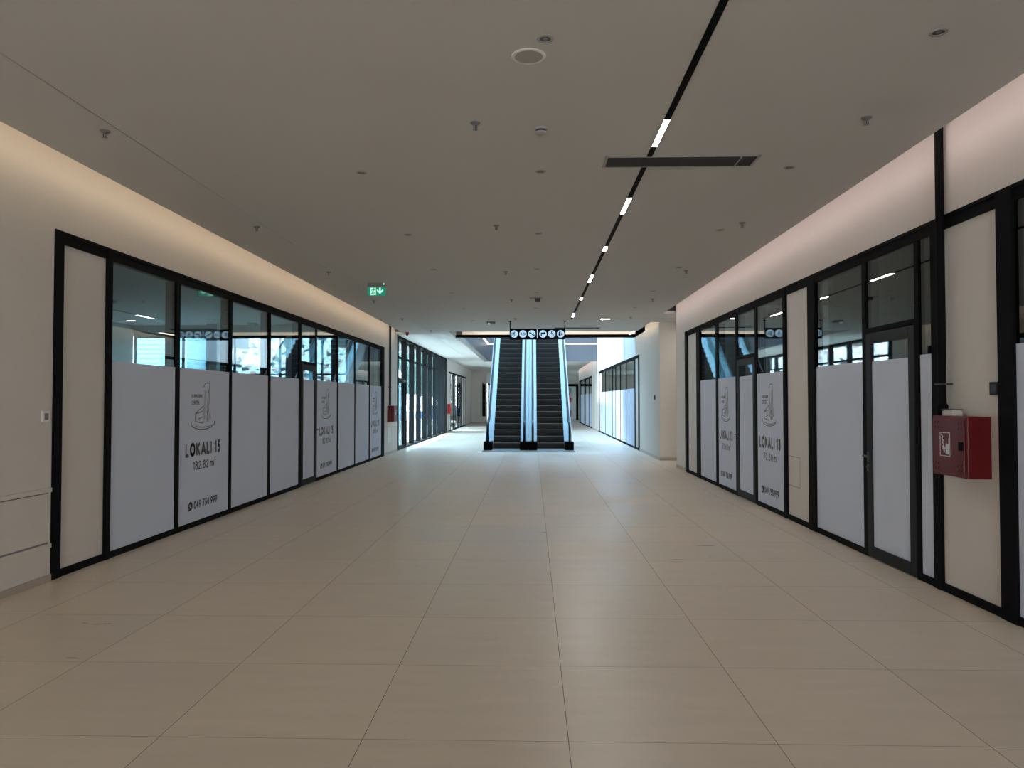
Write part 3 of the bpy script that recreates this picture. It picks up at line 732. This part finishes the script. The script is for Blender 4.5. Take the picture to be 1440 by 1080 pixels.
vent('air_vent', 'long slatted air vent crossing the black lighting track', .645, 2.015, 6.42, 6.72)
vent('air_vent', 'distant slatted air vent behind the hanging sign', .64, 2.01, 21.50, 21.76)

# exit sign
t = thing('exit_sign', 'green lit exit sign with running figure and down arrow, left of centre', 'exit sign', (-2.855, 13.3, Z))
MB().box(-3.02, -2.69, 13.26, 13.34, Z-.075, Z).build('housing', M['greyplastic'], t, bevel=.004)
MB().box(-2.722, -2.708, 13.252, 13.26, Z-.030, Z-.018).build('status_lamp', M['exit_led'], t)
pl = MB().box(-3.02, -2.69, 13.292, 13.306, Z-.232, Z-.075).build('panel', M['exit_green'], t)
o, u, v = (-3.02, 13.2905, Z-.232), (1, 0, 0), (0, 0, 1)
MB().poly([(.055, .012), (.155, .012), (.155, .148), (.055, .148)], o, u, v, (0, .001, 0)).build('doorway', M['exit_white'], pl)
MB().poly([(.215, .148), (.245, .148), (.245, .085), (.272, .112), (.290, .112), (.290, .090), (.230, .030), (.170, .090), (.170, .112), (.188, .112), (.215, .085)], o, u, v, (0, .001, 0)).build('arrow', M['exit_white'], pl)
def runner(mb, o, u, v, s, d):
    P = lambda pts: [(p[0]*s, p[1]*s) for p in pts]
    o = Vector(o); uu, vv = Vector(u), Vector(v)
    mb.disc(o+uu*.16*s+vv*.80*s, u, v, .11*s, d, 14)
    mb.stroke(P([(.08, .60), (-.10, .10)]), .26*s, o, u, v, d)
    mb.stroke(P([(.10, .55), (.30, .35), (.45, .42)]), .14*s, o, u, v, d)
    mb.stroke(P([(.04, .58), (-.25, .52), (-.38, .28)]), .14*s, o, u, v, d)
    mb.stroke(P([(-.08, .10), (.20, -.15), (.12, -.60)]), .17*s, o, u, v, d)
    mb.stroke(P([(-.10, .10), (-.20, -.35), (-.50, -.45)]), .17*s, o, u, v, d)
r = MB(); runner(r, (-3.02+.108, 13.289, Z-.232+.074), u, v, .085, (0, .001, 0)); r.build('running_figure', M['exit_green'], pl)

# hanging direction sign
SY = 19.75
t = thing('hanging_sign', 'black hanging sign with six round lit symbols over the escalators', 'sign', (.14, SY, Z))
pz0, pz1, px0, px1 = 3.295, 3.590, -.61, .895
MB().box(px0, px1, SY-.04, SY+.04, pz0, pz1).build('panel', M['black'], t, bevel=.004)
for x in (px0+.012, px1-.012):
    MB().tube([(x, SY, pz1), (x, SY, Z)], .013, 10).build('rod', M['black'], t)
    MB().lathe([(.045, Z), (.045, Z-.012), (.016, Z-.03)], x, SY, 20).build('ceiling_plate', M['black'], t)
zc = (pz0+pz1)/2; u, v = (1, 0, 0), (0, 0, 1); yf = SY-.040
MB().box(.128, .146, yf-.003, yf, pz0+.03, pz1-.03).build('divider', M['sign_lit'], t)
cxs = [-.487, -.250, -.010, .290, .527, .765]
dd = (0, -.002, 0)
for i, x in enumerate(cxs):
    o = (x, yf-.004, zc)
    q = MB().disc((x, yf, zc), u, v, .101, (0, -.004, 0), 36).build('symbol_disc', M['sign_lit'], t, 'round pale blue lit disc')
    m_ = MB(); S1 = .06
    def st(p, w=.016): m_.stroke(p, w*1.35, o, u, v, dd)
    if i == 0:
        runner(m_, o, u, v, .074, dd); st([(-.06, .04), (-.06, -.05)], .012)
    elif i == 1:
        st([(-.062, .022), (-.045, .032), (-.03, .02), (-.062, -.026), (-.028, -.026)], .010); st([(-.012, -.03), (.012, .034)], .008)
        st([(.03+.026*math.cos(a), .002+.032*math.sin(a)) for a in [2*PI*k/12 for k in range(13)]], .010)
    elif i == 2:
        st([(-.07, .028), (-.035, .028), (.035, -.032), (.072, -.032)], .020); m_.disc((x-.042, yf-.004, zc-.034), u, v, .009, dd, 12); m_.disc((x+.04, yf-.004, zc+.032), u, v, .009, dd, 12)
    elif i == 3:
        st([(-.045, -.055), (-.045, .022), (.05, .022)], .022); m_.poly([(.025, .055), (.072, .022), (.025, -.008)], o, u, v, dd)
    elif i == 4:
        m_.disc((x-.005, yf-.004, zc+.055), u, v, .014, dd, 12); st([(-.008, .038), (-.004, -.005), (.030, -.010), (.045, -.045)], .015); st([(-.006, .02), (.025, .016)], .011)
        st([(-.006+.042*math.cos(a), -.022+.042*math.sin(a)) for a in [PI*(.65+k/12*1.15) for k in range(13)]], .010)
    else:
        for dx in (-.036, .036):
            m_.disc((x+dx, yf-.004, zc+.048), u, v, .013, dd, 12)
        st([(-.036, .03), (-.036, -.055)], .026); st([(0, .06), (0, -.06)], .007)
        m_.poly([(.026, .03), (.046, .03), (.062, -.025), (.046, -.025), (.046, -.058), (.026, -.058), (.026, -.025), (.010, -.025)], o, u, v, dd)
    m_.build('symbol', M['black'], q)

# ------------------------------------------------------------------ escalators
RUN, RISE, Y0, ZT = .290, .210, 24.85, 5.04
NST = int(ZT/RISE)
Y1 = Y0+NST*RUN
def noseline(off, y_start=24.45, y_end=33.2):
    return [(y_start, off), (Y0-.10, off), (Y0+.25, off+.10), (Y1-.1, off+ZT-.17), (Y1+.25, off+ZT), (y_end, off+ZT)]
def escalator(name, label, cx):
    t = thing(name, label, 'escalator', (cx, 24.0, 0), 'pair of escalators')
    hw = .46
    proto = None
    for i in range(NST):
        if proto is None:
            y, z = Y0, RISE
            m_ = MB().box(cx-hw, cx+hw, y+.004, y+RUN+.05, z-.03, z)
            n = 8
            prof = [(y+.035*math.sin(PI*j/n*.5)*0+.018*(1-math.cos(PI*.5*j/n)), z-.03-(RISE-.035)*j/n) for j in range(n+1)]
            m_.prism([(cx-hw, a, b_) for a, b_ in prof]+[(cx-hw, y+.06, z-RISE), (cx-hw, y+.06, z-.03)], (2*hw, 0, 0))
            proto = m_.build('step', M['step'], t)
            MB().box(cx-hw, cx+hw, y, y+.030, z-.016, z+.001).build('nosing', M['nosing'], proto)
        else:
            c_ = copy_tree(proto, t); c_.location = (0, i*RUN, i*RISE)
    MB().box(cx-.745, cx+.745, 23.30, Y0+.02, .001, .014).build('floor_plate', M['comb'], t)
    MB().box(cx-hw, cx+hw, Y0-.22, Y0+.02, .012, .022).build('comb', M['dullsteel'], t)
    for s in (-1, 1):
        lo, hi = noseline(-.22), noseline(.10)
        lo[0] = (24.45, 0.01); lo[1] = (Y0-.1, .01); lo[2] = (Y0+.25, .01)
        MB().prism([(cx+s*(hw+.006), a, b_) for a, b_ in lo]+[(cx+s*(hw+.006), a, b_) for a, b_ in reversed(hi)], (s*.012, 0, 0)).build('skirt', M['dullsteel'], t)
        a_, b2 = noseline(.10), noseline(.125)
        MB().prism([(cx+s*(hw+.008), p[0], p[1]) for p in a_]+[(cx+s*(hw+.008), p[0], p[1]) for p in reversed(b2)], (s*.27, 0, 0)).build('deck', M['steel'], t)
        g = MB()
        xg = cx+s*.602
        lo, hi = noseline(.11, 24.5), noseline(.90, 24.5)
        arc = [(24.5-.37*math.sin(PI*j/12), .53-.37*math.cos(PI*j/12)) for j in range(13)]
        pts = [(xg, p[0], p[1]) for p in arc]+[(xg, p[0], p[1]) for p in hi[1:]]+[(xg, p[0], p[1]) for p in reversed(lo[1:])]
        g.prism(pts, (s*.012, 0, 0)); g.build('balustrade', M['esc_glass'], t)
        arc = [(24.5-.39*math.sin(PI*j/14), .53-.39*math.cos(PI*j/14)) for j in range(15)]
        hr = [(cx+s*.608, p[0], p[1]) for p in arc]+[(cx+s*.608, p[0], p[1]+.02) for p in hi[1:]]
        MB().tube(hr, .03, 10, squash=(.040, .024)).build('handrail', M['rubber'], t, smooth=True)
        x0, x1 = (cx+s*.46, cx+s*.745)
        MB().box(x0, x1, 24.16, 24.75, .012, .275).build('newel_box', M['black'], t, bevel=.012)
        o1, o2 = noseline(-.85, 24.75), noseline(.12, 24.75)
        o1 = [(a, max(.012, b_)) for a, b_ in o1]; o1.insert(3, (Y0+.25+.95*RUN/RISE*.9, .012))
        MB().prism([(cx+s*.742, a, b_) for a, b_ in o1]+[(cx+s*.742, a, b_) for a, b_ in reversed(o2)], (-s*.006, 0, 0)).build('side_cladding', M['dullsteel'], t)
    o1 = noseline(-.86, 25.0); o1 = [(a, max(.012, b_)) for a, b_ in o1]; o1.insert(3, (Y0+.25+.95*RUN/RISE*.9, .012))
    o2 = noseline(-.30, 25.0); o2 = [(a, max(.014, b_)) for a, b_ in o2]
    MB().prism([(cx-.735, a, b_) for a, b_ in o1]+[(cx-.735, a, b_) for a, b_ in reversed(o2)], (1.47, 0, 0)).build('truss', M['darkgrey'], t)
    return t
escalator('escalator', 'left one of two dark-stepped glass-sided escalators rising side by side', -.872)
escalator('escalator', 'right one of two dark-stepped glass-sided escalators rising side by side', .622)

# ------------------------------------------------------------------ wall fittings
t = thing('fire_hose_cabinet', 'red fire hose cabinet with white emblem on the near right wall', 'fire cabinet', (3.545, 6.03, 1.03), 'red fire hose cabinets')
x0, x1, ya, yb, za, zb = 3.385, 3.567, 5.79, 6.285, 1.030, 1.515
MB().box(x0, x1, ya, yb, za, zb).build('body', M['red'], t, bevel=.004)
dr = MB().box(x0-.008, x0, ya+.035, yb-.012, za+.018, zb-.03).build('door', M['red'], t, bevel=.003)
o, u, v = (x0-.0085, yb, za), (0, -1, 0), (0, 0, 1); d = (-.001, 0, 0)
h = MB()
for cu, cv in ((.075, .41), (.405, .41), (.075, .075), (.405, .075)):
    for i, (a, e) in enumerate(((-.02, .02), (.02, .02), (-.02, -.02), (.02, -.02), (0, .045))):
        if i < 4: h.stroke([(cu+a-.008, cv+e-.01), (cu+a+.008, cv+e+.01)], .006, o, u, v, d)
h.build('vent_slot', M['black'], dr)
e = MB(); c_ = (.195, .255)
w2, h2 = .070, .095
for a, b_ in (((-w2, -h2), (w2, -h2)), ((w2, -h2), (w2, h2)), ((w2, h2), (-w2, h2)), ((-w2, h2), (-w2, -h2))):
    e.stroke([(c_[0]+a[0], c_[1]+a[1]), (c_[0]+b_[0], c_[1]+b_[1])], .006, o, u, v, d)
for k in range(4):
    e.stroke([(c_[0]-.055+k*.006, c_[1]+.08-k*.032), (c_[0]-.030+k*.004, c_[1]+.065-k*.032), (c_[0]-.038+k*.006, c_[1]+.045-k*.032)], .008, o, u, v, d)
e.poly([(c_[0]+.01, c_[1]-.08), (c_[0]+.058, c_[1]-.08), (c_[0]+.058, c_[1]+.005), (c_[0]+.01, c_[1]+.005)], o, u, v, d)
e.stroke([(c_[0]-.035, c_[1]-.035), (c_[0]+.02, c_[1]-.035)], .010, o, u, v, d); e.stroke([(c_[0]-.01, c_[1]-.065), (c_[0]-.01, c_[1]-.02)], .010, o, u, v, d); e.stroke([(c_[0]+.055, c_[1]), (c_[0]+.055, c_[1]+.05)], .006, o, u, v, d)
e.build('hose_emblem', M['white'], dr, 'white hose reel pictogram in a white outline')
MB().box(x0-.016, x0-.008, ya+.045, ya+.105, za+.215, za+.285).build('latch', M['black'], dr, bevel=.003)
t = thing('alarm_beacon', 'small pale beige device standing on top of the near red cabinet', 'alarm device', (3.47, 6.17, 1.515))
MB().box(3.44, 3.52, 6.09, 6.24, 1.5155, 1.555).build('base', M['panel'], t, bevel=.004)
MB().box(3.435, 3.525, 6.085, 6.245, 1.566, 1.572).build('cap', M['darkgrey'], t)
MB().box(3.445, 3.515, 6.10, 6.23, 1.555, 1.566).build('body', M['panel'], t)

def riser(name, label, x, y, z0, z1):
    t = thing(name, label, 'pipe', (x, y, z0), 'black fire riser pipes')
    MB().tube([(x, y, z0), (x, y, z1)], .034, 16).build('pipe', M['black'], t, smooth=True)
    return t
t = riser('riser_pipe', 'black riser pipe dropping from the ceiling to the near red cabinet', 3.500, 6.345, 1.50, 4.34)
MB().lathe([(.034, 1.62), (.046, 1.60), (.046, 1.52), (.034, 1.50)], 3.5, 6.345, 16).build('coupling', M['black'], t, smooth=True)
MB().box(3.46, 3.567, 6.30, 6.39, 1.775, 1.790).tube([(3.50, 6.31, 1.782), (3.50, 6.23, 1.782)], .006, 6).build('clamp', M['darkgrey'], t)
t = riser('riser_pipe', 'black riser pipe dropping from the ceiling to the far left red cabinet', -4.345, 22.22, 1.50, 4.34)
MB().box(-4.41, -4.30, 22.17, 22.27, 2.05, 2.07).build('clamp', M['darkgrey'], t)

t = thing('fire_hose_cabinet', 'red fire hose cabinet on the left wall before the finned glazing', 'fire cabinet', (-4.41, 22.45, 1.0), 'red fire hose cabinets')
MB().box(-4.41, -4.21, 22.12, 22.66, 1.0, 1.49).build('body', M['red'], t, bevel=.004)
dr = MB().box(-4.21, -4.202, 22.14, 22.62, 1.02, 1.47).build('door', M['red'], t, bevel=.003)
o, u, v = (-4.202, 22.40, 1.28), (0, 1, 0), (0, 0, 1)
e = MB(); e.stroke([(-.07, -.08), (.07, -.08), (.07, .08), (-.07, .08), (-.07, -.08)], .010, o, u, v, (.001, 0, 0)); e.poly([(-.03, -.06), (.05, -.06), (.05, .0), (-.03, .0)], o, u, v, (.001, 0, 0)); e.stroke([(-.05, .06), (0, .03)], .02, o, u, v, (.001, 0, 0))
e.build('hose_emblem', M['white'], dr, 'white hose reel pictogram'); MB().box(-4.202, -4.195, 22.56, 22.60, 1.2, 1.27).build('latch', M['black'], dr)
t = thing('fire_hose_cabinet', 'distant bright red fire cabinet on the pier after the finned glazing', 'fire cabinet', (-4.41, 38.15, .95), 'red fire hose cabinets')
MB().box(-4.41, -4.28, 37.90, 38.42, .95, 1.47).build('body', M['redbright'], t, bevel=.004)
dr = MB().box(-4.28, -4.272, 37.92, 38.40, .97, 1.45).build('door', M['redbright'], t); MB().box(-4.272, -4.266, 38.33, 38.37, 1.15, 1.25).build('latch', M['black'], dr)

t = thing('thermostat', 'white square thermostat on the left wall beside the shop front', 'thermostat', (XL, 6.495, 1.5))
MB().box(XL, XL+.020, 6.445, 6.545, 1.452, 1.552).build('body', M['white'], t, bevel=.005)
MB().box(XL+.020, XL+.0215, 6.468, 6.522, 1.472, 1.532).build('screen', M['greyplastic'], t)
t = thing('access_reader', 'small dark square control by the post at the right edge of view', 'wall control', (XR, 5.69, 1.69))
MB().box(XR+.022, XR-.012, 5.655, 5.755, 1.685, 1.785).build('body', M['anthracite'], t, bevel=.004)
MB().box(XR-.012, XR-.014, 5.672, 5.738, 1.705, 1.765).build('face', M['darkgrey'], t)
t = thing('wall_switch', 'small dark switch on the far right wall beside the corner', 'switch', (3.5, 21.0, 1.65))
MB().box(3.5, 3.485, 20.90, 21.06, 1.66, 1.80).build('plate', M['darkgrey'], t, bevel=.003)
MB().box(3.485, 3.480, 20.94, 21.02, 1.69, 1.77).build('rocker', M['black'], t)
t = thing('wall_hatch', 'thin-edged square access hatch in the board panel on the right', 'hatch', (XR+.022, 10.09, .47))
MB().box(XR+.022, XR+.0195, 9.875, 10.295, .478, .872).build('cover', M['panel'], t)
g = MB()
for a, b_, c1, c2 in ((9.868, 9.875, .47, .88), (10.295, 10.302, .47, .88), (9.868, 10.302, .47, .478), (9.868, 10.302, .872, .88)): g.box(XR+.022, XR+.0205, a, b_, c1, c2)
g.build('gap', M['greyplastic'], t)
t = thing('wall_hatch', 'pale access hatch in the left wall below the far red cabinet', 'hatch', (XL, 22.45, .35))
MB().box(XL, XL+.004, 22.2, 22.7, .35, .82).build('cover', M['white'], t)

# ------------------------------------------------------------------ outside
tag(MB().box(-60, -4.75, 22.3, 110, -.25, -.05).build('ground', M['paving'], origin=(-20, 60, -.25)), 'pale paving outside the glazed left wall', 'ground', kind='structure')
t = MB(); t.box(-6.25, -4.75, 22.3, 38, 3.95, 4.2)  # overhang added outside to cut the sun patch on the floor
struct('added_canopy', t, M['slab'], 'overhang added outside the finned glass wall to narrow the sun patch', 'canopy')
t = thing('building', 'pale stone and red patchwork building outside the left shop window', 'building', (-15, 44, 0))
MB().box(-17.5, -9.2, 40, 50, -.05, 14).build('wall', M['masonry'], t)
for x in (-16.2, -13.2, -10.6): MB().box(x-.5, x+.5, 39.95, 40.02, 1.0, 2.6).box(x-.5, x+.5, 39.95, 40.02, 4.6, 6.2).build('window', M['darkgrey'], t)
t = thing('building', 'pale blue banded facade building far outside the left shop window', 'building', (-26, 44, 0))
MB().box(-34, -18.2, 38, 50, -.05, 12).build('wall', M['louvre'], t)
MB().box(-34, -18.2, 36.2, 38, 2.3, 2.7).build('canopy', M['paleblock'], t)
for x in (-32, -27, -22.5, -18.6): MB().box(x-.14, x+.14, 36.3, 36.6, -.05, 2.3).build('column', M['anthracite'], t)
t = thing('building', 'pale rendered block outside beyond the finned glass wall', 'building', (-22, 72, 0))
MB().box(-30, -14, 60, 80, -.05, 9).build('wall', M['paleblock'], t)
for y in (61, 65, 69, 73): MB().box(-14.02, -13.95, y, y+2, 1, 2.8).box(-14.02, -13.95, y, y+2, 4.4, 6.2).build('window', M['anthracite'], t)
def tree(x, y, label, h):
    t = thing('tree', label, 'tree', (x, y, -.05), 'street trees outside')
    MB().tube([(x, y, -.05), (x+.05, y, h*.35), (x-.03, y+.05, h*.6)], [.13, .10, .06], 10).build('trunk', M['bark'], t, smooth=True)
    bm = bmesh.new(); rnd = random.Random(int(x*7+y))
    for k in range(14):
        a = rnd.uniform(0, 2*PI); rr = rnd.uniform(0, .22*h); zz = rnd.uniform(.45*h, .92*h)
        r = rnd.uniform(.10, .18)*h
        q = bmesh.ops.create_icosphere(bm, subdivisions=2, radius=r, matrix=Matrix.Translation((rr*math.cos(a), rr*math.sin(a), zz)))
        for w_ in q['verts']: w_.co += Vector((rnd.uniform(-1, 1), rnd.uniform(-1, 1), rnd.uniform(-1, 1)))*r*.16
    me = bpy.data.meshes.new('crown'); bm.to_mesh(me); bm.free(); me.materials.append(M['leaf'])
    ob = bpy.data.objects.new('crown', me); C.objects.link(ob); ob.parent = t
tree(-7.6, 52, 'green street tree outside the clear window, nearest the glass', 5.2)
tree(-9.5, 61, 'green street tree outside the clear window, behind the blue car', 6)
t = thing('car', 'blue parked car outside the clear window beyond the fins', 'car', (-7.0, 57.5, -.05))
prof = [(-2.1, .25), (-2.15, .65), (-1.9, .85), (-1.2, .92), (-.7, 1.40), (.7, 1.42), (1.35, .98), (2.0, .85), (2.1, .55), (2.05, .25)]
MB().prism([(-7.0+p[0], 56.7, -.05+p[1]) for p in prof], (0, 1.65, 0)).build('body', M['carblue'], t, bevel=.05)
MB().prism([(-7.0+p[0], 56.69, -.05+p[1]) for p in ((-1.05, .95), (-.62, 1.34), (.62, 1.36), (1.15, .98))], (0, 1.67, 0)).build('side_window', M['darkgrey'], t)
for dx in (-1.3, 1.3):
    for y in (56.66, 58.18):
        MB().disc((-7.0+dx, y, .25), (1, 0, 0), (0, 0, 1), .31, (0, .2, 0), 24).build('wheel', M['tyre'], t)

# ------------------------------------------------------------------ daylight
wld = bpy.data.worlds.new('sky'); S.world = wld; wld.use_nodes = True
nt = wld.node_tree; bg = nt.nodes['Background']
tc = nt.nodes.new('ShaderNodeTexCoord'); sp = nt.nodes.new('ShaderNodeSeparateXYZ'); nt.links.new(tc.outputs['Generated'], sp.inputs[0])
rp = nt.nodes.new('ShaderNodeValToRGB'); nt.links.new(sp.outputs['Z'], rp.inputs[0])
rp.color_ramp.elements[0].position = 0; rp.color_ramp.elements[0].color = (.88, .95, 1, 1)
rp.color_ramp.elements[1].position = .8; rp.color_ramp.elements[1].color = (.50, .74, 1, 1)
nt.links.new(rp.outputs[0], bg.inputs[0]); bg.inputs[1].default_value = 10.5
sun = bpy.data.lights.new('sun', 'SUN'); sun.energy = 4.5; sun.angle = math.radians(.6); sun.color = (1, .97, .93)
so = bpy.data.objects.new('sun', sun); C.objects.link(so)
dirv = Vector((.50, .10, -.87)); so.rotation_euler = dirv.to_track_quat('-Z', 'Y').to_euler()
def portal(loc, rot, sx, sy):
    l = bpy.data.lights.new('daylight_portal', 'AREA'); l.shape = 'RECTANGLE'; l.size = sx; l.size_y = sy
    l.cycles.is_portal = True
    o = bpy.data.objects.new('daylight_portal', l); C.objects.link(o); o.location = loc; o.rotation_euler = rot
portal((-4.80, 30.4, 1.95), (0, -PI/2, 0), 3.9, 13.6)
portal((-4.80, 43.5, 1.6), (0, -PI/2, 0), 3.2, 10)
portal((.55, 33.1, 9.35), (0, 0, 0), 5.8, 11)
portal((-3.6, 56.8, 1.5), (0, -PI/2, 0), 2.9, 6.3)
portal((-8.9, 22.3, 2.25), (-PI/2, 0, 0), 6.7, 2.8)
portal((-.2, -11.1, 1.3), (PI/2, 0, 0), 2.8, 2.6)

# ------------------------------------------------------------------ camera
cam = bpy.data.cameras.new('camera'); co = bpy.data.objects.new('camera', cam); C.objects.link(co)
cam.sensor_width = 36; cam.lens = 1028/1440*36; cam.clip_start = .05; cam.clip_end = 300
yaw, pitch, roll = .02775, .02265, -.00055
fwd = Vector((-math.sin(yaw)*math.cos(pitch), math.cos(yaw)*math.cos(pitch), math.sin(pitch)))
rt = Vector((math.cos(yaw), math.sin(yaw), 0)); up = rt.cross(fwd)
r2 = rt*math.cos(roll)+up*math.sin(roll); u2 = up*math.cos(roll)-rt*math.sin(roll)
m4 = Matrix((r2, u2, -fwd)).transposed().to_4x4(); m4.translation = (0, 0, 1.644)
co.matrix_world = m4
S.camera = co
S.view_settings.view_transform = 'Standard'; S.view_settings.look = 'None'
S.view_settings.exposure = 1.34; S.view_settings.gamma = 1
try: S.view_settings.use_curve_mapping = False
except Exception: pass
cy = S.cycles
cy.use_denoising = True
try: cy.denoiser = 'OPENIMAGEDENOISE'
except Exception: pass
cy.max_bounces = 14; cy.diffuse_bounces = 7; cy.glossy_bounces = 5; cy.transparent_max_bounces = 24
cy.sample_clamp_indirect = 6
cy.caustics_reflective = False; cy.caustics_refractive = False
